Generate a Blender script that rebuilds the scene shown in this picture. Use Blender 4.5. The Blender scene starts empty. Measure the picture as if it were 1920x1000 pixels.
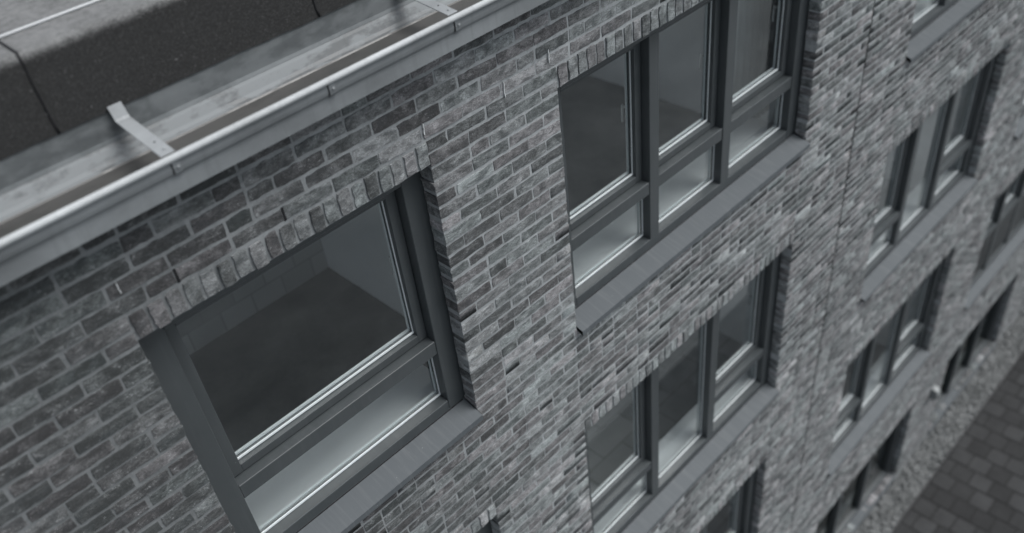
import bpy, bmesh, math, random
import numpy as np
from mathutils import Vector, Matrix, noise

random.seed(7)
rng = np.random.default_rng(11)
S = bpy.context.scene
COL = S.collection

# ------------------------------------------------------------------ camera
CAM_POS = np.array([-3.04495568, -2.9604932, 3.98188388])
CAM_R = np.array([[0.69573162, -0.71090707, -0.10280397],
                  [-0.50552876, -0.38292827, -0.77317955],
                  [0.51029226, 0.58989582, -0.62579927]])      # rows: right, down, forward
F_PX = 1664.1                                                   # for a 1920 px wide picture
cam = bpy.data.cameras.new('camera')
cam.sensor_width = 36.0
cam.lens = F_PX / 1920 * 36
cam.clip_start = 0.05
cam.clip_end = 2000
cam.dof.use_dof = True
cam.dof.focus_distance = 4.6
cam.dof.aperture_fstop = 0.86
camo = bpy.data.objects.new('camera', cam)
COL.objects.link(camo)
m = Matrix.Identity(4)
for i in range(3):
    m[i][0] = CAM_R[0][i]; m[i][1] = -CAM_R[1][i]; m[i][2] = -CAM_R[2][i]; m[i][3] = CAM_POS[i]
camo.matrix_world = m
S.camera = camo

# ------------------------------------------------------------------ sky, sun, exposure
SUN_DIR = Vector((0.34, -0.36, 0.87)).normalized()
elev = math.asin(SUN_DIR.z)
azim = math.atan2(SUN_DIR.x, SUN_DIR.y)
W = bpy.data.worlds.new('World'); S.world = W; W.use_nodes = True
nt = W.node_tree; nt.nodes.clear()
sky = nt.nodes.new('ShaderNodeTexSky'); sky.sky_type = 'NISHITA'; sky.sun_disc = False
sky.sun_elevation = elev; sky.sun_rotation = azim
sky.air_density = 1.0; sky.dust_density = 4.0; sky.ozone_density = 1.0
hs = nt.nodes.new('ShaderNodeHueSaturation'); hs.inputs['Saturation'].default_value = 0.35
bg = nt.nodes.new('ShaderNodeBackground'); bg.inputs['Strength'].default_value = 0.075
wo = nt.nodes.new('ShaderNodeOutputWorld')
tn = nt.nodes.new('ShaderNodeMix'); tn.data_type = 'RGBA'; tn.blend_type = 'MULTIPLY'; tn.inputs[0].default_value = 1.0
tn.inputs[7].default_value = (0.93, 0.99, 1.02, 1)
nt.links.new(sky.outputs[0], hs.inputs['Color']); nt.links.new(hs.outputs[0], tn.inputs[6]); nt.links.new(tn.outputs[2], bg.inputs['Color'])
nt.links.new(bg.outputs[0], wo.inputs[0])
sun = bpy.data.lights.new('sun', 'SUN'); sun.energy = 1.5; sun.angle = math.radians(40); sun.color = (1.0, 0.99, 0.975)
suno = bpy.data.objects.new('sun', sun); COL.objects.link(suno)
suno.rotation_euler = SUN_DIR.to_track_quat('Z', 'Y').to_euler()
suno.location = (4, -6, 9)
S.view_settings.view_transform = 'Standard'; S.view_settings.look = 'None'
S.view_settings.gamma = 1.0; S.view_settings.exposure = 1.04
S.view_settings.use_curve_mapping = False
S.render.engine = 'CYCLES'
S.cycles.max_bounces = 8; S.cycles.transparent_max_bounces = 12
S.cycles.use_denoising = True
S.render.film_transparent = False

# ------------------------------------------------------------------ helpers
def link(o, parent=None):
    COL.objects.link(o)
    if parent is not None:
        o.parent = parent
    return o

def empty(name, loc=(0, 0, 0), parent=None):
    o = bpy.data.objects.new(name, None); o.location = loc; o.empty_display_size = 0.1
    return link(o, parent)

class MB:
    """collects boxes / prisms into one mesh"""
    def __init__(s): s.bm = bmesh.new()
    def box(s, x0, x1, y0, y1, z0, z1):
        v = [s.bm.verts.new(p) for p in ((x0, y0, z0), (x1, y0, z0), (x1, y1, z0), (x0, y1, z0),
                                         (x0, y0, z1), (x1, y0, z1), (x1, y1, z1), (x0, y1, z1))]
        for f in ((0, 3, 2, 1), (4, 5, 6, 7), (0, 1, 5, 4), (1, 2, 6, 5), (2, 3, 7, 6), (3, 0, 4, 7)):
            s.bm.faces.new([v[i] for i in f])
        return s
    def prism_x(s, prof, x0, x1, closed=True, caps=True):
        """profile [(y,z)] swept along x"""
        a = [s.bm.verts.new((x0, y, z)) for y, z in prof]
        b = [s.bm.verts.new((x1, y, z)) for y, z in prof]
        n = len(prof)
        for i in range(n if closed else n - 1):
            j = (i + 1) % n
            s.bm.faces.new((a[i], a[j], b[j], b[i]))
        if closed and caps:
            s.bm.faces.new(a[::-1]); s.bm.faces.new(b)
        return s
    def build(s, name, mat, parent=None, bevel=0.0, smooth=False, seg=1):
        bm = s.bm
        bmesh.ops.recalc_face_normals(bm, faces=bm.faces[:])
        if bevel:
            bmesh.ops.bevel(bm, geom=bm.edges[:], offset=bevel, segments=seg, profile=0.6, affect='EDGES', clamp_overlap=True)
        me = bpy.data.meshes.new(name); bm.to_mesh(me); bm.free()
        me.materials.append(mat)
        if smooth:
            me.polygons.foreach_set('use_smooth', [True] * len(me.polygons))
        return link(bpy.data.objects.new(name, me), parent)

def offset_sheet(prof, t):
    """closed thin profile from an open polyline"""
    p = [Vector(q) for q in prof]; out = []
    for i in range(len(p)):
        a = p[max(i - 1, 0)]; b = p[min(i + 1, len(p) - 1)]
        d = (b - a).normalized(); n = Vector((-d.y, d.x))
        out.append(p[i] + n * t)
    return [tuple(q) for q in p] + [tuple(q) for q in reversed(out)]

# ------------------------------------------------------------------ materials
def new_mat(name):
    ma = bpy.data.materials.new(name); ma.use_nodes = True
    n = ma.node_tree
    b = n.nodes['Principled BSDF']
    return ma, n, b

def N(n, t, **kw):
    x = n.nodes.new(t)
    for k, v in kw.items():
        if k in x.inputs: x.inputs[k].default_value = v
        else: setattr(x, k, v)
    return x

def ramp(n, fac, stops):
    r = n.nodes.new('ShaderNodeValToRGB'); e = r.color_ramp.elements
    while len(e) > 1: e.remove(e[-1])
    e[0].position = stops[0][0]; e[0].color = (*stops[0][1], 1) if not isinstance(stops[0][1], float) else (stops[0][1],) * 3 + (1,)
    for p, c in stops[1:]:
        q = e.new(p); q.color = (c, c, c, 1) if isinstance(c, float) else (*c, 1)
    n.links.new(fac, r.inputs[0])
    return r.outputs[0]

def mixc(n, fac, a, b, mode='MIX'):
    x = n.nodes.new('ShaderNodeMix'); x.data_type = 'RGBA'; x.blend_type = mode
    for s, v in ((0, fac), (6, a), (7, b)):
        if hasattr(v, 'is_output'): n.links.new(v, x.inputs[s])
        else: x.inputs[s].default_value = v if s == 0 else ((v, v, v, 1) if isinstance(v, float) else (*v, 1))
    return x.outputs[2]

def math_(n, op, a, b=0.0, c=None):
    x = n.nodes.new('ShaderNodeMath'); x.operation = op
    for i, v in enumerate((a, b) if c is None else (a, b, c)):
        if hasattr(v, 'is_output'): n.links.new(v, x.inputs[i])
        else: x.inputs[i].default_value = v
    return x.outputs[0]

def noise_tex(n, vec, scale, detail=4.0, rough=0.6, dist=0.0):
    t = N(n, 'ShaderNodeTexNoise', Scale=scale, Detail=detail, Roughness=rough, Distortion=dist)
    if vec is not None: n.links.new(vec, t.inputs['Vector'])
    return t.outputs[0]

def mapping(n, vec, scale=(1, 1, 1), rot=(0, 0, 0), loc=(0, 0, 0)):
    t = n.nodes.new('ShaderNodeMapping'); t.inputs['Scale'].default_value = scale
    t.inputs['Rotation'].default_value = rot; t.inputs['Location'].default_value = loc
    n.links.new(vec, t.inputs['Vector']); return t.outputs[0]

def bump(n, b, h, strength=0.5, dist=0.01):
    t = N(n, 'ShaderNodeBump', Strength=strength, Distance=dist)
    n.links.new(h, t.inputs['Height']); n.links.new(t.outputs[0], b.inputs['Normal'])

def brick_material(name, joined):
    ma, n, b = new_mat(name)
    if joined:
        a = N(n, 'ShaderNodeAttribute', attribute_name='brick_tone'); col = a.outputs['Color']
    else:
        col = n.nodes.new('ShaderNodeObjectInfo').outputs['Color']
    sep = n.nodes.new('ShaderNodeSeparateColor'); n.links.new(col, sep.inputs[0])
    tone, hue, rnd = sep.outputs[0], sep.outputs[1], sep.outputs[2]
    geo = n.nodes.new('ShaderNodeNewGeometry').outputs['Position']
    off = n.nodes.new('ShaderNodeCombineXYZ'); r40 = math_(n, 'MULTIPLY', rnd, 40.0)
    n.links.new(r40, off.inputs[0]); n.links.new(r40, off.inputs[2]); n.links.new(math_(n, 'MULTIPLY', hue, 17.0), off.inputs[1])
    add = n.nodes.new('ShaderNodeVectorMath'); add.operation = 'ADD'
    n.links.new(geo, add.inputs[0]); n.links.new(off.outputs[0], add.inputs[1])
    P = add.outputs[0]
    big = noise_tex(n, mapping(n, P, (0.75, 1, 1)), 15.0, 3.0, 0.6, 0.6)
    mid = noise_tex(n, mapping(n, P, (0.6, 1, 1.4), (0, 0.35, 0)), 48.0, 5.0, 0.7, 1.0)
    fine = noise_tex(n, P, 170.0, 3.0, 0.7)
    # wrinkled hand-moulded folds
    fold = noise_tex(n, mapping(n, P, (0.5, 1, 1.9), (0, -0.5, 0)), 22.0, 4.0, 0.6, 2.6)
    v = math_(n, 'ADD', math_(n, 'MULTIPLY', math_(n, 'SUBTRACT', big, 0.5), 1.35), tone)
    v = math_(n, 'ADD', v, math_(n, 'MULTIPLY', math_(n, 'SUBTRACT', mid, 0.5), 1.15))
    v = math_(n, 'ADD', v, math_(n, 'MULTIPLY', math_(n, 'SUBTRACT', fine, 0.5), 1.2))
    base = ramp(n, v, [(0.0, 0.045), (0.25, 0.085), (0.5, 0.150), (0.75, 0.225), (1.0, 0.36)])
    scorch = noise_tex(n, mapping(n, P, (0.55, 1, 1.3), (0, 0.2, 0), (3, 1, 5)), 13.0, 4.0, 0.6, 0.9)
    base = mixc(n, ramp(n, scorch, [(0.52, 0.0), (0.64, 0.6)]), base, (0.050, 0.053, 0.055))
    wash = noise_tex(n, mapping(n, geo, (0.7, 1, 1.2)), 11.0, 5.0, 0.7, 1.0)
    base = mixc(n, ramp(n, wash, [(0.57, 0.0), (0.74, 0.30)]), base, (0.22, 0.228, 0.232))
    tint = mixc(n, hue, (1.0, 0.965, 0.985), (0.92, 1.0, 1.0))
    base = mixc(n, 1.0, base, tint, 'MULTIPLY')
    # pale salt and sand specks with their own shape
    sp = noise_tex(n, mapping(n, P, (0.8, 1, 1.2)), 110.0, 4.0, 0.7, 1.2)
    spm = ramp(n, math_(n, 'ADD', sp, math_(n, 'MULTIPLY', math_(n, 'SUBTRACT', big, 0.5), 0.35)), [(0.63, 0.0), (0.71, 0.7)])
    base = mixc(n, spm, base, (0.50, 0.515, 0.52))
    n.links.new(base, b.inputs['Base Color'])
    b.inputs['Roughness'].default_value = 0.78
    b.inputs['Specular IOR Level'].default_value = 0.32
    b.inputs['Diffuse Roughness'].default_value = 0.6
    h = math_(n, 'ADD', math_(n, 'MULTIPLY', fold, 0.45), math_(n, 'ADD', math_(n, 'MULTIPLY', mid, 0.6), math_(n, 'MULTIPLY', fine, 0.35)))
    bump(n, b, h, 0.9, 0.010)
    return ma

def rough_material(name, c0, c1, scale, rough=0.85, bs=0.3, bd=0.004, spec=0.3):
    ma, n, b = new_mat(name)
    P = n.nodes.new('ShaderNodeNewGeometry').outputs['Position']
    a = noise_tex(n, P, scale, 5.0, 0.65); f = noise_tex(n, P, scale * 9, 3.0, 0.7)
    v = math_(n, 'ADD', math_(n, 'MULTIPLY', a, 0.7), math_(n, 'MULTIPLY', f, 0.3))
    n.links.new(ramp(n, v, [(0.3, c0), (0.7, c1)]), b.inputs['Base Color'])
    b.inputs['Roughness'].default_value = rough
    b.inputs['Specular IOR Level'].default_value = spec
    bump(n, b, v, bs, bd)
    return ma

M = {}
M['brick'] = brick_material('brick_clay', False)
M['brick_joined'] = brick_material('brick_clay_joined', True)
def mortar_material():
    ma, n, b = new_mat('mortar')
    P = n.nodes.new('ShaderNodeNewGeometry').outputs['Position']
    lo = noise_tex(n, P, 4.5, 5.0, 0.65, 0.5); md = noise_tex(n, P, 38.0, 4.0, 0.65, 0.8); f = noise_tex(n, P, 240.0, 2.0, 0.6)
    v = math_(n, 'ADD', math_(n, 'MULTIPLY', lo, 0.45), math_(n, 'ADD', math_(n, 'MULTIPLY', md, 0.4), math_(n, 'MULTIPLY', f, 0.15)))
    c = ramp(n, v, [(0.30, (0.11, 0.118, 0.121)), (0.44, (0.25, 0.261, 0.266)), (0.62, (0.36, 0.373, 0.38))])
    # vignette painted into the mortar colour over the near end, ragged edge
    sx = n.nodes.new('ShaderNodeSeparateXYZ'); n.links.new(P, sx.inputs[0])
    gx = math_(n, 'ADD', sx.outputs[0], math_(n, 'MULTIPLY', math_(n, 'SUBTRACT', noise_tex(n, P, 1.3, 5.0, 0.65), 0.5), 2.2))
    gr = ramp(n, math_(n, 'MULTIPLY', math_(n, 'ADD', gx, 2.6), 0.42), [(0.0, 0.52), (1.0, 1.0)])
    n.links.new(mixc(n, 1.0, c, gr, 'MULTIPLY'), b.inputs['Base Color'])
    b.inputs['Roughness'].default_value = 0.9; b.inputs['Specular IOR Level'].default_value = 0.2
    bump(n, b, v, 0.7, 0.006)
    return ma
M['mortar'] = mortar_material()
M['salt'] = rough_material('white_salt', (0.42, 0.43, 0.43), (0.7, 0.71, 0.71), 60.0, 0.9)
M['dark_gap'] = rough_material('dark_joint_and_shadow', (0.008, 0.008, 0.009), (0.016, 0.016, 0.017), 40.0)

def coated(name, c, rough, spec, dirt=0.0, bumpy=0.02, streak=0.0):
    ma, n, b = new_mat(name)
    P = n.nodes.new('ShaderNodeNewGeometry').outputs['Position']
    a = noise_tex(n, P, 5.0, 5.0, 0.65, 0.4)
    f = noise_tex(n, P, 300.0, 2.0, 0.6)
    cc = mixc(n, ramp(n, a, [(0.35, 0.0), (0.75, dirt)]), c, (0.18, 0.185, 0.19))
    stk = noise_tex(n, mapping(n, P, (26.0, 1.6, 1.6)), 1.0, 5.0, 0.7)
    cc = mixc(n, ramp(n, stk, [(0.50, 0.0), (0.75, streak)]), cc, (0.17, 0.175, 0.178))
    spk = noise_tex(n, P, 55.0, 2.0, 0.5)
    cc = mixc(n, ramp(n, spk, [(0.76, 0.0), (0.80, streak * 2)]), cc, (0.5, 0.5, 0.5))
    n.links.new(cc, b.inputs['Base Color'])
    n.links.new(ramp(n, a, [(0.3, max(rough - 0.06, 0.05)), (0.7, rough + 0.1)]), b.inputs['Roughness'])
    b.inputs['Specular IOR Level'].default_value = spec
    bump(n, b, f, bumpy, 0.002)
    return ma
M['frame'] = coated('anthracite_coated_timber', (0.044, 0.050, 0.053), 0.38, 0.45, 0.07, 0.02, 0.10)
M['sill'] = coated('anthracite_coated_aluminium', (0.068, 0.076, 0.083), 0.60, 0.3, 0.10, 0.02, 0.30)
M['panel'] = coated('dark_spandrel_panel', (0.018, 0.02, 0.021), 0.4, 0.4, 0.0)
M['bead'] = coated('pale_glazing_bead', (0.62, 0.65, 0.66), 0.35, 0.6, 0.0)
M['handle'] = coated('brushed_handle', (0.45, 0.46, 0.46), 0.35, 0.6, 0.0)
M['board'] = coated('pale_window_board', (0.58, 0.60, 0.61), 0.4, 0.5, 0.05)
M['white_plastic'] = coated('white_plastic', (0.20, 0.21, 0.21), 0.4, 0.5, 0.05)

def glass_material(name='window_glass', tint=(0.955, 0.97, 0.97), refl=1.75):
    ma = bpy.data.materials.new(name); ma.use_nodes = True
    n = ma.node_tree; n.nodes.clear()
    out = n.nodes.new('ShaderNodeOutputMaterial')
    tr = N(n, 'ShaderNodeBsdfTransparent'); tr.inputs[0].default_value = (*tint, 1)
    gl = N(n, 'ShaderNodeBsdfGlossy', Roughness=0.02); gl.inputs[0].default_value = (0.95, 0.97, 0.97, 1)
    fr = N(n, 'ShaderNodeFresnel', IOR=1.52)
    mx = n.nodes.new('ShaderNodeMixShader')
    bf = n.nodes.new('ShaderNodeNewGeometry').outputs['Backfacing']
    fac = math_(n, 'MINIMUM', math_(n, 'MULTIPLY', math_(n, 'MULTIPLY', fr.outputs[0], refl), math_(n, 'SUBTRACT', 1.0, bf)), 1.0)   # four surfaces of a double pane
    n.links.new(fac, mx.inputs[0]); n.links.new(tr.outputs[0], mx.inputs[1]); n.links.new(gl.outputs[0], mx.inputs[2])
    n.links.new(mx.outputs[0], out.inputs[0])
    return ma
M['glass'] = glass_material()
M['glass_tinted'] = glass_material('tinted_glass', (0.45, 0.47, 0.47), 0.8)

def zinc_material(name, base, residue, dark_floor=False, rough=0.42, metal=0.75):
    ma, n, b = new_mat(name)
    P = n.nodes.new('ShaderNodeNewGeometry').outputs['Position']
    st = noise_tex(n, mapping(n, P, (0.5, 1.0, 1.0)), 5.0, 6.0, 0.62, 0.2)
    bl = noise_tex(n, mapping(n, P, (0.55, 1, 1)), 15.0, 4.0, 0.6, 0.1)
    fi = noise_tex(n, P, 120.0, 3.0, 0.6)
    c = ramp(n, st, [(0.3, tuple(x * 0.74 for x in base)), (0.7, tuple(min(x * 1.22, 1) for x in base))])
    spk = noise_tex(n, P, 70.0, 3.0, 0.6)
    c = mixc(n, ramp(n, spk, [(0.70, 0.0), (0.76, 0.45)]), c, tuple(min(x * 2.0, 0.8) for x in base))
    drp = noise_tex(n, mapping(n, P, (22.0, 1.2, 1.2)), 1.0, 4.0, 0.65)
    c = mixc(n, ramp(n, drp, [(0.52, 0.0), (0.72, 0.35)]), c, tuple(x * 0.6 for x in base))
    mask = ramp(n, math_(n, 'ADD', math_(n, 'MULTIPLY', st, 0.5), math_(n, 'MULTIPLY', bl, 0.5)), [(0.45, 0.0), (0.52, residue)])
    c = mixc(n, mask, c, (0.19, 0.20, 0.205) if not dark_floor else (0.065, 0.062, 0.06))
    n.links.new(c, b.inputs['Base Color'])
    n.links.new(math_(n, 'SUBTRACT', metal, math_(n, 'MULTIPLY', mask, metal * 0.9)), b.inputs['Metallic'])
    n.links.new(math_(n, 'ADD', rough, math_(n, 'MULTIPLY', mask, 0.35)), b.inputs['Roughness'])
    h = math_(n, 'ADD', math_(n, 'MULTIPLY', st, 1.0), math_(n, 'MULTIPLY', fi, 0.06))
    bump(n, b, h, 0.10, 0.01)
    return ma
M['zinc'] = zinc_material('weathered_zinc', (0.17, 0.18, 0.186), 0.0, rough=0.5, metal=0.1)
M['zinc_back'] = zinc_material('zinc_flashing', (0.105, 0.113, 0.117), 0.28, rough=0.5, metal=0.15)
M['zinc_ledge'] = zinc_material('zinc_with_residue', (0.085, 0.090, 0.093), 0.9, rough=0.5, metal=0.05)
M['zinc_floor'] = zinc_material('dirty_gutter_bed', (0.045, 0.044, 0.042), 0.5, True, rough=0.35, metal=0.1)
M['zinc_bright'] = zinc_material('bright_galvanised', (0.25, 0.26, 0.267), 0.0, rough=0.45, metal=0.1)
M['bead_tube'] = zinc_material('rolled_zinc_edge', (0.36, 0.372, 0.378), 0.0, rough=0.8, metal=0.0)

def bitumen_material():
    ma, n, b = new_mat('bitumen_sheet')
    P = n.nodes.new('ShaderNodeNewGeometry').outputs['Position']
    sx = n.nodes.new('ShaderNodeSeparateXYZ'); n.links.new(P, sx.inputs[0])
    g = noise_tex(n, P, 130.0, 4.0, 0.8); mdl = noise_tex(n, P, 24.0, 5.0, 0.7); lo = noise_tex(n, P, 3.5, 4.0, 0.6)
    # pale dust lying on the level top, its edge ragged
    zz = math_(n, 'ADD', sx.outputs[2], math_(n, 'MULTIPLY', math_(n, 'ADD', math_(n, 'SUBTRACT', mdl, 0.5), math_(n, 'MULTIPLY', math_(n, 'SUBTRACT', g, 0.5), 1.6)), 0.024))
    dust = ramp(n, math_(n, 'MULTIPLY', math_(n, 'SUBTRACT', zz, 2.805), 28.0), [(0.0, 0.0), (0.8, 1.0)])
    dk = ramp(n, g, [(0.36, 0.011), (0.56, 0.023), (0.69, 0.052)])
    wsp = noise_tex(n, P, 75.0, 2.0, 0.5)
    dk = mixc(n, ramp(n, wsp, [(0.72, 0.0), (0.77, 0.8)]), dk, 0.13)
    lt = ramp(n, math_(n, 'ADD', math_(n, 'MULTIPLY', g, 0.45), math_(n, 'ADD', math_(n, 'MULTIPLY', mdl, 0.35), math_(n, 'MULTIPLY', lo, 0.3))), [(0.40, 0.05), (0.68, 0.19)])
    n.links.new(mixc(n, dust, dk, lt), b.inputs['Base Color'])
    b.inputs['Roughness'].default_value = 0.85; b.inputs['Specular IOR Level'].default_value = 0.3
    bump(n, b, g, 0.5, 0.002)
    return ma
M['bitumen'] = bitumen_material()
M['tar'] = rough_material('tar_seam', (0.006, 0.006, 0.007), (0.014, 0.014, 0.015), 30.0, 0.6)
M['concrete_floor'] = rough_material('dark_screed', (0.075, 0.077, 0.078), (0.12, 0.122, 0.124), 2.5, 0.7)
def plank_material():
    ma, n, b = new_mat('pale_plank_floor')
    P = n.nodes.new('ShaderNodeNewGeometry').outputs['Position']
    t = N(n, 'ShaderNodeTexBrick', Scale=1.0); n.links.new(P, t.inputs[0])
    t.inputs['Brick Width'].default_value = 0.60; t.inputs['Row Height'].default_value = 0.30; t.inputs['Mortar Size'].default_value = 0.006
    t.inputs['Color1'].default_value = (0.26, 0.27, 0.27, 1); t.inputs['Color2'].default_value = (0.36, 0.37, 0.37, 1); t.inputs['Mortar'].default_value = (0.16, 0.16, 0.16, 1)
    n.links.new(t.outputs[0], b.inputs['Base Color']); b.inputs['Roughness'].default_value = 0.6
    return ma
M['pale_floor'] = plank_material()
M['curtain'] = rough_material('grey_curtain', (0.30, 0.31, 0.31), (0.36, 0.37, 0.37), 6.0, 0.9)
M['plaster'] = rough_material('grey_plaster', (0.76, 0.77, 0.77), (0.84, 0.85, 0.85), 2.0, 0.9)

def block_material():
    ma, n, b = new_mat('blockwork')
    P = n.nodes.new('ShaderNodeNewGeometry').outputs['Position']
    sw = n.nodes.new('ShaderNodeSeparateXYZ'); n.links.new(P, sw.inputs[0])
    cb = n.nodes.new('ShaderNodeCombineXYZ'); n.links.new(sw.outputs[0], cb.inputs[0]); n.links.new(sw.outputs[2], cb.inputs[1])
    t = N(n, 'ShaderNodeTexBrick', Scale=1.0); n.links.new(cb.outputs[0], t.inputs[0])
    t.inputs['Brick Width'].default_value = 0.30; t.inputs['Row Height'].default_value = 0.30
    t.inputs['Mortar Size'].default_value = 0.008
    t.inputs['Color1'].default_value = (0.36, 0.37, 0.37, 1); t.inputs['Color2'].default_value = (0.5, 0.51, 0.51, 1)
    t.inputs['Mortar'].default_value = (0.33, 0.34, 0.34, 1)
    n.links.new(t.outputs[0], b.inputs['Base Color']); b.inputs['Roughness'].default_value = 0.9
    return ma
M['blocks'] = block_material()
M['paver'] = rough_material('concrete_paver', (0.017, 0.0173, 0.018), (0.030, 0.0305, 0.0315), 3.0, 0.85, 0.4, 0.004)
def vary_by_object(ma, lo, hi):
    n = ma.node_tree; b = n.nodes['Principled BSDF']; l = b.inputs['Base Color'].links[0]; src = l.from_socket
    r = n.nodes.new('ShaderNodeObjectInfo').outputs['Random']
    n.links.new(mixc(n, 1.0, src, ramp(n, r, [(0.0, lo), (1.0, hi)]), 'MULTIPLY'), b.inputs['Base Color'])
vary_by_object(M['paver'], 0.75, 1.45)
M['sand'] = rough_material('jointing_sand', (0.011, 0.011, 0.011), (0.019, 0.019, 0.019), 12.0, 0.95)
M['pebble'] = rough_material('pale_pebbles', (0.07, 0.073, 0.073), (0.19, 0.195, 0.195), 3.0, 0.8)
M['asphalt'] = rough_material('asphalt', (0.035, 0.035, 0.037), (0.065, 0.065, 0.067), 3.0, 0.9)
M['yard'] = rough_material('pale_concrete_yard', (0.07, 0.074, 0.076), (0.21, 0.218, 0.22), 0.35, 0.9)
M['concrete'] = rough_material('concrete_edging', (0.15, 0.15, 0.152), (0.24, 0.24, 0.24), 8.0, 0.85)
M['wire'] = coated('pale_conductor', (0.42, 0.43, 0.44), 0.4, 0.5, 0.0)

# ------------------------------------------------------------------ main measures
GROUND = -9.20
ZS = dict(A=1.747, B=0.0, C=-1.036, D=-2.943, E=-4.025, F=-6.083, G=-7.243)
LH = 0.130                                   # height of the brick-on-edge course
XL, XR = -4.4, 15.6                          # length of the building
Y_BACK = 4.6
WALL_TOP = 2.32
YF = 0.108                                   # front of the window frames
COLS = dict(a=(-2.440, -0.907), b=(0.0, 2.830), c=(4.583, 7.559), d=(8.815, 11.70))
JOINT_X = 3.727
WINDOWS = [  # column, bottom, top, pane kinds (T: sash over transom over fixed light, F: fixed full height), label
    ('a', 'B', 'A', 'T', 'wide single window with a low transom under the gutter'),
    ('b', 'B', 'A', 'TTT', 'top floor three-part window with three low transoms'),
    ('c', 'B', 'A', 'TTT', 'top floor three-part window beyond the expansion joint'),
    ('a', 'D', 'C', 'T', 'single window on the floor below the wide single window'),
    ('b', 'D', 'C', 'TFT', 'three-part window with an undivided middle pane, nearer of the two'),
    ('c', 'D', 'C', 'TFT', 'blurred three-part window one floor down, past the expansion joint'),
    ('d', 'D', 'C', 'TFT', 'window one floor down at the far end of the wall'),
    ('b', 'F', 'E', 'TFT', 'three-part window two floors down, nearest column'),
    ('c', 'F', 'E', 'TFT', 'blurred three-part window two floors down, past the expansion joint'),
    ('d', 'F', 'E', 'PPP', 'window with a dark lower panel at the far end'),
    ('c', None, 'G', 'FFF', 'ground floor window behind the pale gravel strip'),
    ('d', None, 'G', 'FFF', 'farthest ground floor window'),
]
OPEN = []
for c, b_, t_, kinds, lab in WINDOWS:
    zb = ZS[b_] if b_ else -9.08
    OPEN.append((COLS[c][0], COLS[c][1], zb, ZS[t_], kinds, lab))

def project(P):
    q = (np.asarray(P) - CAM_POS) @ CAM_R.T
    return 960 + F_PX * q[..., 0] / q[..., 2], 500 + F_PX * q[..., 1] / q[..., 2]

# ------------------------------------------------------------------ the building
building = empty('apartment_building', (0, 0, GROUND))
building['label'] = 'grey brick apartment building with dark window frames and a zinc gutter'
building['category'] = 'building'
def B(o):           # parent to the building, keep world coordinates
    o.parent = building; o.matrix_parent_inverse = Matrix.Translation((0, 0, -GROUND)); return o
def part_empty(name, label=None):
    o = empty(name); B(o)
    if label: o['label'] = label
    return o

# --- mortar bed with openings
def free_runs(z):
    """free x runs of the outer leaf at height z"""
    cuts = sorted((x0, x1) for x0, x1, zb, zt, _, _ in OPEN if zb < z < zt)
    runs, x = [], XL
    for x0, x1 in cuts:
        runs.append((x, x0)); x = x1
    runs.append((x, XR)); return runs

zcuts = sorted({GROUND - 0.3, WALL_TOP} | {o[2] for o in OPEN} | {o[3] for o in OPEN})
mb = MB(); mi = MB()
for z0, z1 in zip(zcuts[:-1], zcuts[1:]):
    for x0, x1 in free_runs((z0 + z1) / 2):
        e = 0.0025
        a = x0 + (e if x0 > XL else 0); b_ = x1 - (e if x1 < XR else 0)
        if a < JOINT_X < b_:
            mb.box(a, JOINT_X - 0.011, 0.0030, 0.098, z0, z1); mb.box(JOINT_X + 0.011, b_, 0.0030, 0.098, z0, z1)
        else:
            mb.box(a, b_, 0.0030, 0.098, z0, z1)
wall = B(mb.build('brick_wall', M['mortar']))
wall['label'] = 'wall of rough grey bricks in pale mortar'
for z0, z1 in zip(zcuts[:-1], zcuts[1:]):
    for x0, x1 in free_runs((z0 + z1) / 2):
        a = x0 - (0.05 if x0 > XL else 0) + (0.05 if x0 > XL else 0); b_ = x1
        mi.box(a + (0.02 if x0 > XL else 0), b_ - (0.02 if x1 < XR else 0), 0.20, 0.36, z0, z1)
B(mi.build('inner_wall', M['plaster']))
mj = MB().box(JOINT_X - 0.0105, JOINT_X + 0.0105, 0.0012, 0.05, GROUND, WALL_TOP)
B(mj.build('expansion_joint', M['dark_gap']))

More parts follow.
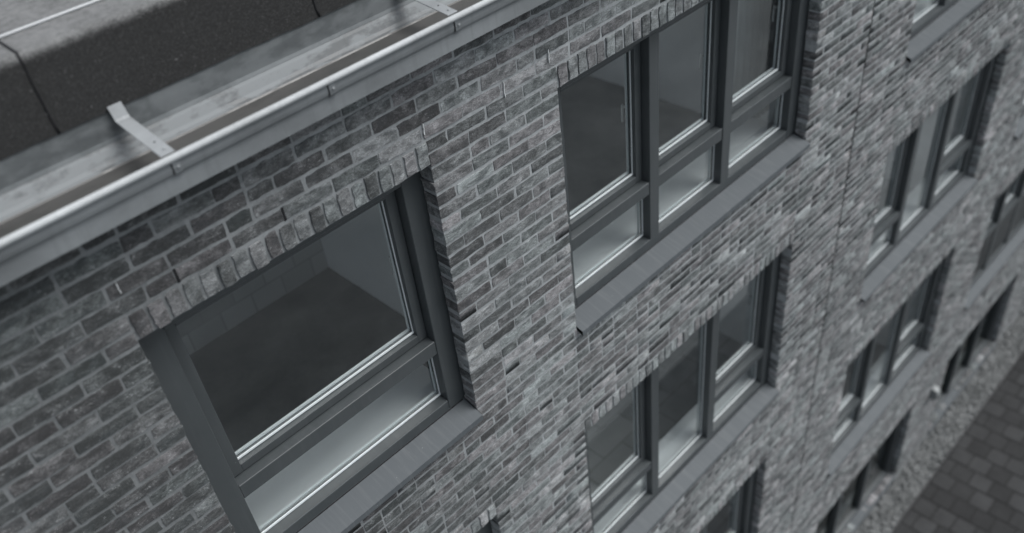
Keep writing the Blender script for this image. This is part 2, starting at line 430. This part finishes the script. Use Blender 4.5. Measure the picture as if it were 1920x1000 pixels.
# --- brick meshes
def brick_mesh_data(L, H, D, nx, nz, bev, jag, lift):
    """rounded, slightly uneven brick centred on x and z, face at y=0, open at the back"""
    xs = np.linspace(-L / 2 + bev, L / 2 - bev, nx + 1); zs = np.linspace(-H / 2 + bev, H / 2 - bev, nz + 1)
    V = []; idx = {}
    for i, x in enumerate(xs):
        for k, z in enumerate(zs):
            edge = i in (0, nx) or k in (0, nz)
            y = rng.normal(0, lift) if not edge else abs(rng.normal(0, lift * 0.8)) + 0.0008
            V.append((x + rng.normal(0, jag * 0.5), y, z + rng.normal(0, jag * 0.5))); idx[i, k] = len(V) - 1
    F = [(idx[i, k], idx[i + 1, k], idx[i + 1, k + 1], idx[i, k + 1]) for i in range(nx) for k in range(nz)]
    per = [(i, 0) for i in range(nx + 1)] + [(nx, k) for k in range(1, nz + 1)] + [(i, nz) for i in range(nx - 1, -1, -1)] + [(0, k) for k in range(nz - 1, 0, -1)]
    r1 = []; r2 = []
    for i, k in per:
        x = xs[i]; z = zs[k]
        ox = -L / 2 if i == 0 else (L / 2 if i == nx else x); oz = -H / 2 if k == 0 else (H / 2 if k == nz else z)
        if i in (0, nx) and k in (0, nz):            # round the corners
            ox *= 1 - bev * 0.45 / (L / 2); oz *= 1 - bev * 0.45 / (H / 2)
        ox += rng.normal(0, jag); oz += rng.normal(0, jag)
        V.append((ox, 0.0022 + abs(rng.normal(0, 0.0004)), oz)); r1.append(len(V) - 1)
        V.append((ox, D, oz)); r2.append(len(V) - 1)
    n = len(per)
    for j in range(n):
        q = (j + 1) % n
        F.append((idx[per[q]], idx[per[j]], r1[j], r1[q]))
        F.append((r1[q], r1[j], r2[j], r2[q]))
    return np.array(V), np.array(F)

KIND = {'s': (0.245, 0.061), 'h': (0.116, 0.061), 'v': (0.064, 0.119)}
GRID = {'s': (7, 2), 'h': (4, 2), 'v': (2, 4)}
FAR = {'s': (2, 1), 'h': (1, 1), 'v': (1, 2)}
NV = 14
near_v = {k: [brick_mesh_data(*KIND[k], 0.10, *GRID[k], 0.0050 if k == 'v' else 0.0028, 0.0022, 0.0009) for _ in range(NV)] for k in KIND}
far_v = {k: [brick_mesh_data(*KIND[k], 0.10, *FAR[k], 0.0026, 0.0020, 0.0008) for _ in range(8)] for k in KIND}
near_me = {}
for k in KIND:
    near_me[k] = []
    for V, F in near_v[k]:
        me = bpy.data.meshes.new('brick_' + {'s': 'stretcher', 'h': 'header', 'v': 'on_edge'}[k])
        me.from_pydata(V.tolist(), [], F.tolist()); me.materials.append(M['brick'])
        me.update()
        near_me[k].append(me)

# --- brick layout: courses between fixed levels
levels = []
for z0, z1, nco in ((WALL_TOP + 0.03, 1.880, 6), (1.880, 0.0, 24), (0.0, ZS['C'] + LH, 12), (ZS['C'] + LH, ZS['D'], 26),
                    (ZS['D'], ZS['E'] + LH, 12), (ZS['E'] + LH, ZS['F'], 28), (ZS['F'], ZS['G'] + LH, 13), (ZS['G'] + LH, GROUND, 27)):
    for i in range(nco):
        levels.append((z0 + (z1 - z0) * i / nco, z0 + (z1 - z0) * (i + 1) / nco))
WEEPS = [-2.206, -1.700]
BR = []      # kind, xc, zc, L, H
prev = []
for ztop, zbot in levels:
    zc = (ztop + zbot) / 2; H = ztop - zbot - 0.0175
    cuts = sorted((x0, x1) for x0, x1, zb, zt, _, _ in OPEN if zb - 0.004 < zc < zt + LH)
    stops = cuts + [(JOINT_X - 0.011, JOINT_X + 0.011)]
    if abs(zbot - 1.880) < 0.003:
        stops += [(w - 0.006, w + 0.006) for w in WEEPS]
    stops.sort()
    runs, x = [], XL
    for x0, x1 in stops:
        runs.append((x, x0)); x = x1
    runs.append((x, XR))
    joints = []
    for x0, x1 in runs:
        Ltot = x1 - x0 + 0.011
        best = None
        for tr in range(40):
            seq = []; s = 0.0; last = None
            while s < Ltot - 0.06:
                p = 0.34 if last == 's' else 0.12
                k = 'h' if random.random() < p else 's'
                if Ltot - s < 0.20: k = 'h'
                seq.append(k); s += 0.257 if k == 's' else 0.128; last = k
            sc = Ltot / s
            xx = x0; js = []; pen = 8 * abs(sc - 1) * len(seq)
            for k in seq[:-1]:
                xx += (0.257 if k == 's' else 0.128) * sc; js.append(xx)
            for j in js:
                pen += sum(1 for q in prev if abs(q - j) < 0.05)
            if best is None or pen < best[0]: best = (pen, seq, sc, js)
        _, seq, sc, js = best
        joints += js
        xx = x0
        for q, k in enumerate(seq):
            w = (0.257 if k == 's' else 0.128) * sc
            l, r = xx, xx + w - 0.0125
            l += random.uniform(-0.005, 0.004) if q else random.uniform(-0.003, 0.002)
            r += random.uniform(-0.004, 0.005) if q < len(seq) - 1 else random.uniform(-0.002, 0.003)
            BR.append((k, (l + r) / 2, zc + random.uniform(-0.0022, 0.0022), r - l, H + random.uniform(-0.0045, 0.006)))
            xx += w
    prev = joints
for x0, x1, zb, zt, _, _ in OPEN:
    nb = round((x1 - x0) / 0.0785); pw = (x1 - x0) / nb
    for i in range(nb):
        BR.append(('v', x0 + (i + 0.5) * pw + random.uniform(-0.0015, 0.0015), zt + LH / 2 + random.uniform(-0.0055, 0.002),
                   pw - 0.0145 + random.uniform(-0.004, 0.003), LH - 0.010 + random.uniform(-0.004, 0.004)))

n = len(BR)
cx = np.array([b[1] for b in BR]); cz = np.array([b[2] for b in BR]); LL = np.array([b[3] for b in BR]); HH = np.array([b[4] for b in BR])
kk = np.array([b[0] for b in BR])
def corner(sx, sz): return np.stack([cx + sx * LL / 2, np.zeros(n), cz + sz * HH / 2], 1)
pu = [project(corner(*s)) for s in ((-1, -1), (1, -1), (1, 1), (-1, 1))]
area = 0.5 * abs(sum(pu[i][0] * pu[(i + 1) % 4][1] - pu[(i + 1) % 4][0] * pu[i][1] for i in range(4)))
mu = sum(p[0] for p in pu) / 4; mv = sum(p[1] for p in pu) / 4
seen = (mu > -30) & (mu < 1950) & (mv > -20) & (mv < 1020) & (cz < 2.31)
area = np.where(seen, area, 0)
single = np.zeros(n, bool)
ord_b = [i for i in np.argsort(-area) if kk[i] != 'v'][:300]
ord_v = [i for i in np.argsort(-area) if kk[i] == 'v'][:130]
single[ord_b] = True
single[[i for i in ord_v if area[i] > 60]] = True
# tones: most bricks mid grey, some dark, a few pale
tone = np.clip(rng.normal(0.50, 0.15, n), 0.12, 0.95)
lightb = rng.random(n) < 0.10; tone[lightb] += 0.16
darkb = rng.random(n) < 0.14; tone[darkb] -= 0.13
tone[kk == 'v'] += 0.17
tone -= 0.46 * np.clip((-0.4 - cx) / 1.7, 0, 1) * rng.uniform(0.55, 1.15, n) * np.where(kk == 'v', 0.45, 1.0)      # vignette painted into the tones at this end, partly a darker firing
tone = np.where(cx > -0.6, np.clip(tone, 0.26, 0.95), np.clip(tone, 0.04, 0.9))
tone[kk == 'v'] = np.clip(tone[kk == 'v'], 0.2, 0.72)
hue = rng.random(n); rnd = rng.random(n)
yo = np.clip(rng.normal(-0.0012, 0.0011, n), -0.0035, 0.0)
yo[kk == 'v'] -= rng.uniform(0.002, 0.009, int((kk == 'v').sum())); roty = rng.normal(0, 0.006, n)
flip = rng.random((n, 2)) < 0.5

SIZES = KIND
rest = [[], [], [], 0]      # verts, faces, colours, offset
for i in range(n):
    k = BR[i][0]; L0, H0 = KIND[k]
    sx = LL[i] / L0; sz = HH[i] / H0
    if single[i]:
        o = bpy.data.objects.new('lintel_brick' if k == 'v' else 'brick', near_me[k][rng.integers(NV)])
        o.location = (cx[i], yo[i], cz[i]); o.rotation_euler = (0, roty[i], 0); o.scale = (sx, 1, sz)
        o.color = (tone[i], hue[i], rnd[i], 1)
        link(o, wall)
    else:
        src = near_v if area[i] > 500 else far_v
        V, F = src[k][rng.integers(len(src[k]))]
        V = V.copy(); V[:, 0] *= sx; V[:, 2] *= sz
        c, s = math.cos(roty[i]), math.sin(roty[i])
        X = V[:, 0] * c + V[:, 2] * s; Z = -V[:, 0] * s + V[:, 2] * c
        V[:, 0] = X + cx[i]; V[:, 2] = Z + cz[i]; V[:, 1] += yo[i]
        rest[0].append(V); rest[1].append(F + rest[3]); rest[3] += len(V)
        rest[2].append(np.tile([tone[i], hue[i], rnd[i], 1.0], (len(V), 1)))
V = np.concatenate(rest[0]); F = np.concatenate(rest[1]); Cc = np.concatenate(rest[2])
me = bpy.data.meshes.new('brickwork')
me.vertices.add(len(V)); me.vertices.foreach_set('co', V.astype(np.float32).ravel())
me.loops.add(F.size); me.loops.foreach_set('vertex_index', F.astype(np.int32).ravel())
me.polygons.add(len(F)); me.polygons.foreach_set('loop_start', np.arange(0, F.size, 4, dtype=np.int32))
me.polygons.foreach_set('loop_total', np.full(len(F), 4, dtype=np.int32))
me.update(calc_edges=True)
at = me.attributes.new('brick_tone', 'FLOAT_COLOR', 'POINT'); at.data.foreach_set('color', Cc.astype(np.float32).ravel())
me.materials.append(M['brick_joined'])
bw = link(bpy.data.objects.new('brickwork', me), wall); bw['kind'] = 'stuff'
for w in WEEPS:
    o = MB().box(w - 0.0055, w + 0.0055, 0.0, 0.03, 1.886, 1.953).build('weep_hole', M['dark_gap'], wall)
# salt runs below a few joints
for sx_, sz_, hh_ in ((-0.385, 1.955, 0.085), (-0.055, 1.990, 0.07), (-0.914, 1.975, 0.06), (-2.42, 2.03, 0.05)):
    bm = bmesh.new(); pr = None
    for i in range(7):
        t = i / 6
        xx = sx_ + noise.noise(Vector((sx_ * 9, t * 3, 1))) * 0.006; ww = 0.0016 + 0.0022 * abs(noise.noise(Vector((t * 6, sx_ * 5, 4))))
        p = [bm.verts.new((xx - ww, -0.0072, sz_ - hh_ * t)), bm.verts.new((xx + ww, -0.0072, sz_ - hh_ * t)), bm.verts.new((xx, 0.004, sz_ - hh_ * t))]
        if pr:
            bm.faces.new((pr[0], pr[1], p[1], p[0])); bm.faces.new((pr[1], pr[2], p[2], p[1])); bm.faces.new((pr[2], pr[0], p[0], p[2]))
        pr = p
    g = MB(); g.bm.free(); g.bm = bm; g.build('salt_run', M['salt'], wall)

# --- windows
def window(x0, x1, zb, zt, kinds, label, idx):
    w = part_empty('window', label)
    fr = M['frame']
    fl = 0.13; frr = 0.118; head = 0.105; yb = 0.200
    zr0, zr1 = zb + 0.030, zb + 0.113                 # bottom rail
    ground = zb < -8
    def add(name, mb, mat, bevel=0.0032):
        return mb.build(name, mat, w, bevel)
    add('frame_post', MB().box(x0 - 0.03, x0 + fl, YF, yb, zb, zt + 0.04), fr)
    add('frame_post', MB().box(x1 - frr, x1 + 0.03, YF, yb, zb, zt + 0.04), fr)
    add('frame_head', MB().box(x0 + fl + 0.001, x1 - frr - 0.001, YF + 0.001, yb, zt - head, zt + 0.04), fr)
    add('bottom_rail', MB().prism_x([(YF + 0.001, zr0 - 0.03), (yb, zr0 - 0.03), (yb, zr1 + 0.010), (YF + 0.001, zr1)], x0 + fl + 0.001, x1 - frr - 0.001), fr)
    np_ = len(kinds)
    # mullions
    if np_ == 3:
        s = (x1 - x0) / 2.83
        mull = [(x0 + 0.921 * s, x0 + 0.921 * s + 0.1), (x0 + 1.775 * s, x0 + 1.775 * s + 0.104)]
        for a, b in mull:
            add('mullion', MB().box(a, b, YF - 0.0005, yb, zr1 - 0.002, zt - head + 0.002), fr)
        spans = [(x0 + fl, mull[0][0]), (mull[0][1], mull[1][0]), (mull[1][1], x1 - frr)]
    else:
        spans = [(x0 + fl, x1 - frr)]
    zt_in = zt - head
    for (a, b), kd in zip(spans, kinds):
        def glazed(xa, xb, za, zb_, yg, bw=0.012):
            """pane with pale bead round it"""
            MB().box(xa - 0.01, xb + 0.01, yg, yg + 0.024, za - 0.01, zb_ + 0.01).build('pane', M['glass_tinted'] if ground else M['glass'], w)
            g = MB().box(xa, xb, yg - 0.008, yg - 0.001, za, za + bw)
            g.box(xb - bw * 0.55, xb, yg - 0.006, yg - 0.001, za + bw + 0.0005, zb_)
            g.build('glazing_bead', fr if ground else M['bead'], w)
            g = MB().box(xa, xb, yg + 0.026, yg + 0.040, za - 0.002, za + 0.010)
            g.box(xb - 0.006, xb, yg + 0.026, yg + 0.040, za + 0.011, zb_)
            g.build('spacer_bar', fr if ground else M['bead'], w)
        if kd in 'TP':
            t0, t1 = zb + 0.500, zb + 0.597
            if kd == 'P': t0, t1 = zb + 0.98, zb + 1.06
            add('transom', MB().box(a + 0.0008, b - 0.0008, YF + 0.005, yb, t0, t1), fr)
            # lower light
            if kd == 'T':
                glazed(a + 0.001, b - 0.001, zr1 + 0.011, t0, 0.178)
            else:
                MB().box(a + 0.001, b - 0.001, YF + 0.012, 0.19, zr1 + 0.12, t0 - 0.0005).build('lower_panel', M['panel'], w, 0.002)
            # opening sash
            sy0, sy1 = 0.172, 0.235; sw = 0.066; za = t1 + 0.006; zc = zt_in - 0.004
            g = MB()
            g.box(a + 0.004, a + sw, sy0, sy1, za, zc); g.box(b - sw, b - 0.004, sy0, sy1, za, zc)
            g.prism_x([(sy0, za), (sy1, za), (sy1, za + 0.060), (sy0, za + 0.050)], a + sw, b - sw)
            g.box(a + sw, b - sw, sy0, sy1, zc - 0.06, zc)
            g.build('sash', fr, w, 0.002)
            glazed(a + sw + 0.0005, b - sw - 0.0005, za + 0.060, zc - 0.06, 0.206, 0.011)
            # lever handle on the room side of the closing stile
            hz = (za + zc) / 2 + 0.02; hx = b - 0.045
            h = MB().box(hx - 0.012, hx + 0.012, 0.236, 0.246, hz - 0.035, hz + 0.035)
            h.box(hx - 0.006, hx + 0.006, 0.247, 0.285, hz - 0.008, hz + 0.008)
            h.box(hx - 0.009, hx + 0.009, 0.286, 0.298, hz - 0.115, hz + 0.010)
            h.build('handle', M['handle'], w, 0.002)
        else:
            glazed(a + 0.001, b - 0.001, zr1 + 0.011, zt_in, 0.178, 0.012)
    # sill: folded sheet with lip and end upstand
    if not ground:
        xa, xb = x0 + 0.004, x1 - 0.002
        prof = [(0.118, zb + 0.060), (0.106, zb + 0.036), (-0.046, zb - 0.004), (-0.048, zb - 0.044)]
        g = MB().prism_x(offset_sheet(prof, 0.0025), xa, xb)
        g.build('sill', M['sill'], w, 0.0011)
        # dark strip put in as the shadow line between rail and sill
        MB().box(xa + 0.01, xb - 0.01, YF - 0.004, YF + 0.0005, zb + 0.0345, zb + 0.041).build('sill_shadow_line', M['dark_gap'], w)
    else:
        MB().box(x0 + 0.004, x1 - 0.004, -0.02, YF + 0.02, zb - 0.08, zb + 0.025).build('sill', M['sill'], w, 0.004)
    # window board inside
    if not ground: MB().box(x0 - 0.02, x1 + 0.02, 0.237, 0.56 if zb > -1 else 0.47, zb + 0.02, zb + 0.05).build('window_board', M['board'], w, 0.003)
    if idx == 1:
        # a drawn curtain behind the last light
        bm = bmesh.new(); pr = None
        for i in range(97):
            t = i / 96; x = x0 + 2.40 + 0.95 * t; y = 0.56 + 0.022 * math.sin(t * 75 + 2 * math.sin(t * 9))
            p = (bm.verts.new((x, y, zb - 0.05)), bm.verts.new((x, y + 0.01, zt + 0.05)))
            if pr: bm.faces.new((pr[0], p[0], p[1], pr[1]))
            pr = p
        g = MB(); g.bm.free(); g.bm = bm
        o = g.build('curtain', M['curtain'], w, 0.0, True); o.modifiers.new('thick', 'SOLIDIFY').thickness = 0.003
    return w
for i, o in enumerate(OPEN):
    window(*o, i)

# --- rooms behind the windows
FLOORS = [-0.80, -3.74, -6.88, GROUND]
TOPS = [2.25, -1.06, -4.0, -7.14]
room = part_empty('room_interior', 'dim unfurnished rooms seen through the panes')
for fz in FLOORS[:3] + [GROUND + 0.02]:
    MB().box(XL + 0.2, XR - 0.2, 0.362, Y_BACK - 0.2, fz - 0.24, fz).build('room_floor', M['pale_floor'] if -7 < fz < -1 else M['concrete_floor'], room)
for fz, tz in zip(FLOORS, TOPS):
    h0, h1 = (fz if fz > -8 else fz + 0.02) + 0.001, tz
    MB().box(XL + 0.21, XR - 0.21, 0.364, Y_BACK - 0.22, tz + 0.001, tz + 0.02).build('ceiling', M['plaster'], room)
    MB().box(-0.15, -0.05, 0.363, Y_BACK - 0.21, h0, h1).build('partition', M['plaster'], room)
    MB().box(3.90, 4.00, 0.363, Y_BACK - 0.21, h0, h1).build('partition', M['plaster'], room)
    MB().box(8.10, 8.20, 0.363, Y_BACK - 0.21, h0, h1).build('partition', M['plaster'], room)
    MB().box(-2.75, -0.151, 2.86, 2.96, h0, h1).build('back_wall', M['blocks'], room)

# --- shell
shell = MB()
shell.box(XL, XL + 0.19, 0.37, Y_BACK, GROUND - 0.3, -0.2); shell.box(XL, XL + 0.19, 0.37, Y_BACK, 1.9, 2.3)   # end wall, unseen opening added to light the nearest room
shell.box(XL, XL + 0.19, 0.37, 0.5, -0.2, 1.9); shell.box(XL, XL + 0.19, 2.75, Y_BACK, -0.2, 1.9); shell.box(XR - 0.19, XR, 0.37, Y_BACK, GROUND - 0.3, 2.3)
zz = GROUND - 0.3
for fz in (-8.3, -5.9, -2.85, 0.1):                 # rear wall, unseen open bands added to let light into the rooms
    shell.box(XL + 0.191, XR - 0.191, Y_BACK - 0.19, Y_BACK, zz, fz); zz = fz + 1.6
shell.box(XL + 0.191, XR - 0.191, Y_BACK - 0.19, Y_BACK, zz, 2.3)
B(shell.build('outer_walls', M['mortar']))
B(MB().box(XL, XR, 0.33, Y_BACK, 2.30, 2.52).build('roof_deck', M['concrete']))

# --- roof edge in bitumen sheets
roof = part_empty('flat_roof', 'flat roof of black bitumen sheets with a dusty grey top')
prof = [(0.2035, 2.546), (0.2085, 2.575), (0.236, 2.74), (0.2445, 2.795), (0.2480, 2.820), (0.2555, 2.832), (0.272, 2.8375), (0.31, 2.839), (0.46, 2.840), (0.70, 2.841), (Y_BACK, 2.842)]
seams = [-4.4, -3.46, -2.318] + [-2.318 + 1.135 * i for i in range(1, 16)]
seams = [s for s in seams if s < XR] + [XR]
for s0, s1 in zip(seams[:-1], seams[1:]):
    bm = bmesh.new(); nxs = 12
    rows = []
    for i in range(nxs + 1):
        x = s0 + 0.0004 + (s1 - s0 - 0.0008) * i / nxs
        row = []
        for j, (y, z) in enumerate(prof):
            p = Vector((x * 3, y * 5, z * 5))
            wob = noise.noise(p) * 0.0016
            dx = 0
            low = noise.noise(Vector((x * 6, 3.1, 0))) * 0.006 if j == 0 else 0
            row.append(bm.verts.new((x + dx, y + wob * 0.6, z + wob + low)))
        rows.append(row)
    for i in range(nxs):
        for j in range(len(prof) - 1):
            bm.faces.new((rows[i][j], rows[i + 1][j], rows[i + 1][j + 1], rows[i][j + 1]))
    g = MB(); g.bm.free(); g.bm = bm
    o = g.build('roofing_sheet', M['bitumen'], roof, 0.0, True)
    if s0 > XL + 0.01:
        # tar line in the seam
        bm = bmesh.new(); prev_ = None
        for j, (y, z) in enumerate(prof[:-1]):
            dx = noise.noise(Vector((s0 * 3, j * 1.7, 0.5))) * 0.008
            p = [bm.verts.new((s0 + dx - 0.0045, y - 0.0035, z + 0.0035)), bm.verts.new((s0 + dx + 0.0045, y - 0.0035, z + 0.0035))]
            if prev_: bm.faces.new((prev_[0], prev_[1], p[1], p[0]))
            prev_ = p
        g = MB(); g.bm.free(); g.bm = bm
        o = g.build('tar_seam', M['tar'], roof, 0.0, True)
        md = o.modifiers.new('thick', 'SOLIDIFY'); md.thickness = 0.004; md.offset = -1
B(MB().box(XL + 0.01, XR - 0.01, 0.30, Y_BACK - 0.01, 2.53, 2.82).build('roof_insulation', M['tar']))

# --- gutter
gutter = part_empty('gutter', 'weathered zinc gutter with a pale rolled front edge')
GX0, GX1 = XL - 0.02, XR + 0.02
def sheet(name, prof, mat, t=0.0015, x0=GX0, x1=GX1, smooth=False):
    return MB().prism_x(offset_sheet(prof, t), x0, x1).build(name, mat, gutter, 0.0, smooth)
front = [(-0.150, 2.458), (-0.1535, 2.440), (-0.1545, 2.420), (-0.1515, 2.405), (-0.145, 2.396), (-0.140, 2.388), (-0.139, 2.378), (-0.1400, 2.318), (-0.128, 2.312), (-0.006, 2.312)]
sheet('gutter_front', front, M['zinc'])
sheet('gutter_bed', [(-0.136, 2.37), (0.140, 2.366), (0.150, 2.374)], M['zinc_floor'])
sheet('gutter_ledge', [(0.147, 2.371), (0.153, 2.381), (0.166, 2.392), (0.186, 2.424), (0.196, 2.436)], M['zinc_ledge'])
sheet('back_flashing', [(0.195, 2.4375), (0.2015, 2.452), (0.2055, 2.50), (0.2165, 2.60)], M['zinc_back'])
# rolled front edge
bm = bmesh.new(); rr = 0.0135; seg = 14; nst = 160
rings = []
for i in range(nst + 1):
    x = GX0 + (GX1 - GX0) * i / nst
    wob = noise.noise(Vector((x * 1.6, 0, 0))) * 0.0016
    rings.append([bm.verts.new((x, -0.158 + rr * math.cos(2 * math.pi * k / seg), 2.464 + wob + rr * math.sin(2 * math.pi * k / seg))) for k in range(seg)])
for a, b in zip(rings[:-1], rings[1:]):
    for k in range(seg):
        bm.faces.new((a[k], a[(k + 1) % seg], b[(k + 1) % seg], b[k]))
g = MB(); g.bm.free(); g.bm = bm
g.build('rolled_edge', M['bead_tube'], gutter, 0.0, True)
# straps and clips
def strap(xc, w=0.055):
    path = [(-0.150, 2.4795), (0.01, 2.497), (0.160, 2.513), (0.172, 2.520), (0.198, 2.568)]
    g = MB().prism_x(offset_sheet(path, 0.004), xc - w / 2, xc + w / 2)
    st = g.build('strap', M['zinc_bright'], gutter, 0.0008)
    for y, z, r in ((-0.118, 2.4885, 0.006), (-0.055, 2.4945, 0.004)):
        bm = bmesh.new(); bmesh.ops.create_uvsphere(bm, u_segments=10, v_segments=6, radius=r)
        for v in bm.verts: v.co.z *= 0.5; v.co += Vector((xc + 0.004, y, z + 0.0005))
        q = MB(); q.bm.free(); q.bm = bm
        q.build('rivet', M['zinc_bright'] if r > 0.005 else M['dark_gap'], gutter, 0.0, True)
    bm = bmesh.new(); bmesh.ops.create_uvsphere(bm, u_segments=10, v_segments=6, radius=0.007)
    for v in bm.verts: v.co.y *= 0.6; v.co += Vector((xc + 0.002, 0.1925, 2.556))
    q = MB(); q.bm.free(); q.bm = bm; q.build('rivet', M['zinc_bright'], gutter, 0.0, True)
def clip(xc, w=0.030):
    path = [(-0.1545, 2.4505), (-0.1585, 2.440), (-0.1600, 2.422), (-0.1570, 2.404), (-0.1480, 2.392), (-0.1430, 2.388)]
    MB().prism_x(offset_sheet(path[::-1], -0.003), xc - w / 2, xc + w / 2).build('clip', M['zinc'], gutter, 0.0007)
    bm = bmesh.new(); bmesh.ops.create_uvsphere(bm, u_segments=10, v_segments=6, radius=0.006)
    for v in bm.verts: v.co.y *= 0.55; v.co += Vector((xc + 0.002, -0.1625, 2.427))
    q = MB(); q.bm.free(); q.bm = bm; q.build('rivet', M['zinc_bright'], gutter, 0.0, True)
    MB().box(xc - w / 2 - 0.004, xc - w / 2 - 0.0005, -0.1558, -0.150, 2.402, 2.449).build('clip_gap', M['dark_gap'], gutter)
xs_ = [-2.1085 + 1.353 * i for i in range(-1, 13)]
for x in xs_:
    strap(x)
    clip(x + 0.012)
for x in xs_[1:6]:
    clip(x + 0.692)

# ------------------------------------------------------------------ conductor wire on the roof
bm = bmesh.new(); seg = 8; rings = []
for i in range(161):
    x = XL + 0.2 + (XR - XL - 0.4) * i / 160
    y = 0.448 + noise.noise(Vector((x * 0.8, 7, 0))) * 0.010; z = 2.8405 + 0.0055
    rings.append([bm.verts.new((x, y + 0.0055 * math.cos(2 * math.pi * k / seg), z + 0.0055 * math.sin(2 * math.pi * k / seg))) for k in range(seg)])
for a, b in zip(rings[:-1], rings[1:]):
    for k in range(seg): bm.faces.new((a[k], a[(k + 1) % seg], b[(k + 1) % seg], b[k]))
bm.faces.new(rings[0][::-1]); bm.faces.new(rings[-1])
g = MB(); g.bm.free(); g.bm = bm
wire = g.build('roof_cable', M['wire'], None, 0.0, True)
wire['label'] = 'thin white cable lying along the dusty roof edge'; wire['category'] = 'cable'

# ------------------------------------------------------------------ ground
gp = MB(); gp.box(-400, 400, -400, 400, GROUND - 0.5, GROUND - 0.055)
ground = gp.build('ground', M['yard']); ground['kind'] = 'structure'
PX0, PX1, PY0, PY1 = 4.2, 14.6, -4.2, -0.48
pb = MB().box(PX0, PX1, PY0, PY1, GROUND - 0.0545, GROUND - 0.010)
pavement = pb.build('pavement', M['sand']); pavement['kind'] = 'structure'
pv = []
for q in range(6):
    V, F = brick_mesh_data(0.330, 0.300, 0.05, 2, 2, 0.010, 0.0015, 0.0008)
    V2 = V.copy(); V2[:, 1], V2[:, 2] = V[:, 2], -V[:, 1]
    me = bpy.data.meshes.new('paver'); me.from_pydata(V2.tolist(), [], F.tolist()); me.materials.append(M['paver']); me.update()
    pv.append(me)
r0 = 7.0
k0 = math.ceil((PX0 + 0.18 - r0) / 0.351); k1 = math.floor((PX1 - 0.18 - r0) / 0.351)
for k in range(k0, k1 + 1):
    x = r0 + 0.351 * k
    y = PY1 - 0.005
    first = (k % 2 == 0)
    while y - 0.15 > PY0:
        w = 0.16 if first else 0.32
        if y - w < PY0: break
        o = bpy.data.objects.new('paver', random.choice(pv))
        o.location = (x + random.uniform(-0.002, 0.002), y - w / 2, GROUND + random.uniform(-0.003, 0.003))
        o.rotation_euler = (random.uniform(-0.008, 0.008), random.uniform(-0.008, 0.008), random.uniform(-0.008, 0.008))
        o.scale = (1, (w - 0.014) / 0.306, 1)
        link(o, pavement)
        y -= w; first = False
# edging strip
ed = MB()
ke = MB().box(PX0, PX1, -0.475, -0.445, GROUND - 0.10, GROUND - 0.012).build('kerb', M['asphalt']); ke['kind'] = 'structure'
# pale pebbles along the wall
ico = bmesh.new(); bmesh.ops.create_icosphere(ico, subdivisions=1, radius=1.0)
iv = np.array([v.co[:] for v in ico.verts]); ico.verts.index_update(); iF = np.array([[v.index for v in f.verts] for f in ico.faces]); ico.free()
Vs, Fs = [], []; off = 0
npb = 5200
for i in range(npb):
    r = random.uniform(0.012, 0.03) * (1.6 if random.random() < 0.06 else 1)
    a = random.uniform(0, 6.28); sc3 = np.array([random.uniform(0.7, 1.3), random.uniform(0.7, 1.2), random.uniform(0.5, 0.9)]) * r
    V = iv * sc3; ca, sa = math.cos(a), math.sin(a)
    V = np.stack([V[:, 0] * ca - V[:, 1] * sa, V[:, 0] * sa + V[:, 1] * ca, V[:, 2]], 1)
    yy = random.uniform(-0.43, -0.03)
    V += np.array([random.uniform(PX0, PX1), yy, GROUND - 0.03 + random.uniform(0, 0.03)])
    Vs.append(V); Fs.append(iF + off); off += len(V)
me = bpy.data.meshes.new('gravel'); me.from_pydata(np.concatenate(Vs).tolist(), [], np.concatenate(Fs).tolist()); me.materials.append(M['pebble']); me.update()
gv = link(bpy.data.objects.new('gravel', me)); gv['kind'] = 'stuff'; gv['label'] = 'strip of pale gravel along the foot of the wall'

# ------------------------------------------------------------------ wall lamp
lamp = empty('wall_lamp', (8.33, -0.004, -7.62))
lamp['label'] = 'small white lamp on the brick pier between ground floor windows'; lamp['category'] = 'lamp'
MB().box(-0.07, 0.07, -0.022, 0.002, -0.13, 0.13).build('back_plate', M['white_plastic'], lamp, 0.006)
g = MB().prism_x([(-0.0225, -0.12), (-0.0225, 0.12), (-0.09, 0.10), (-0.12, 0.03), (-0.12, -0.05), (-0.09, -0.11)], -0.062, 0.062)
g.build('lamp_shade', M['white_plastic'], lamp, 0.008)
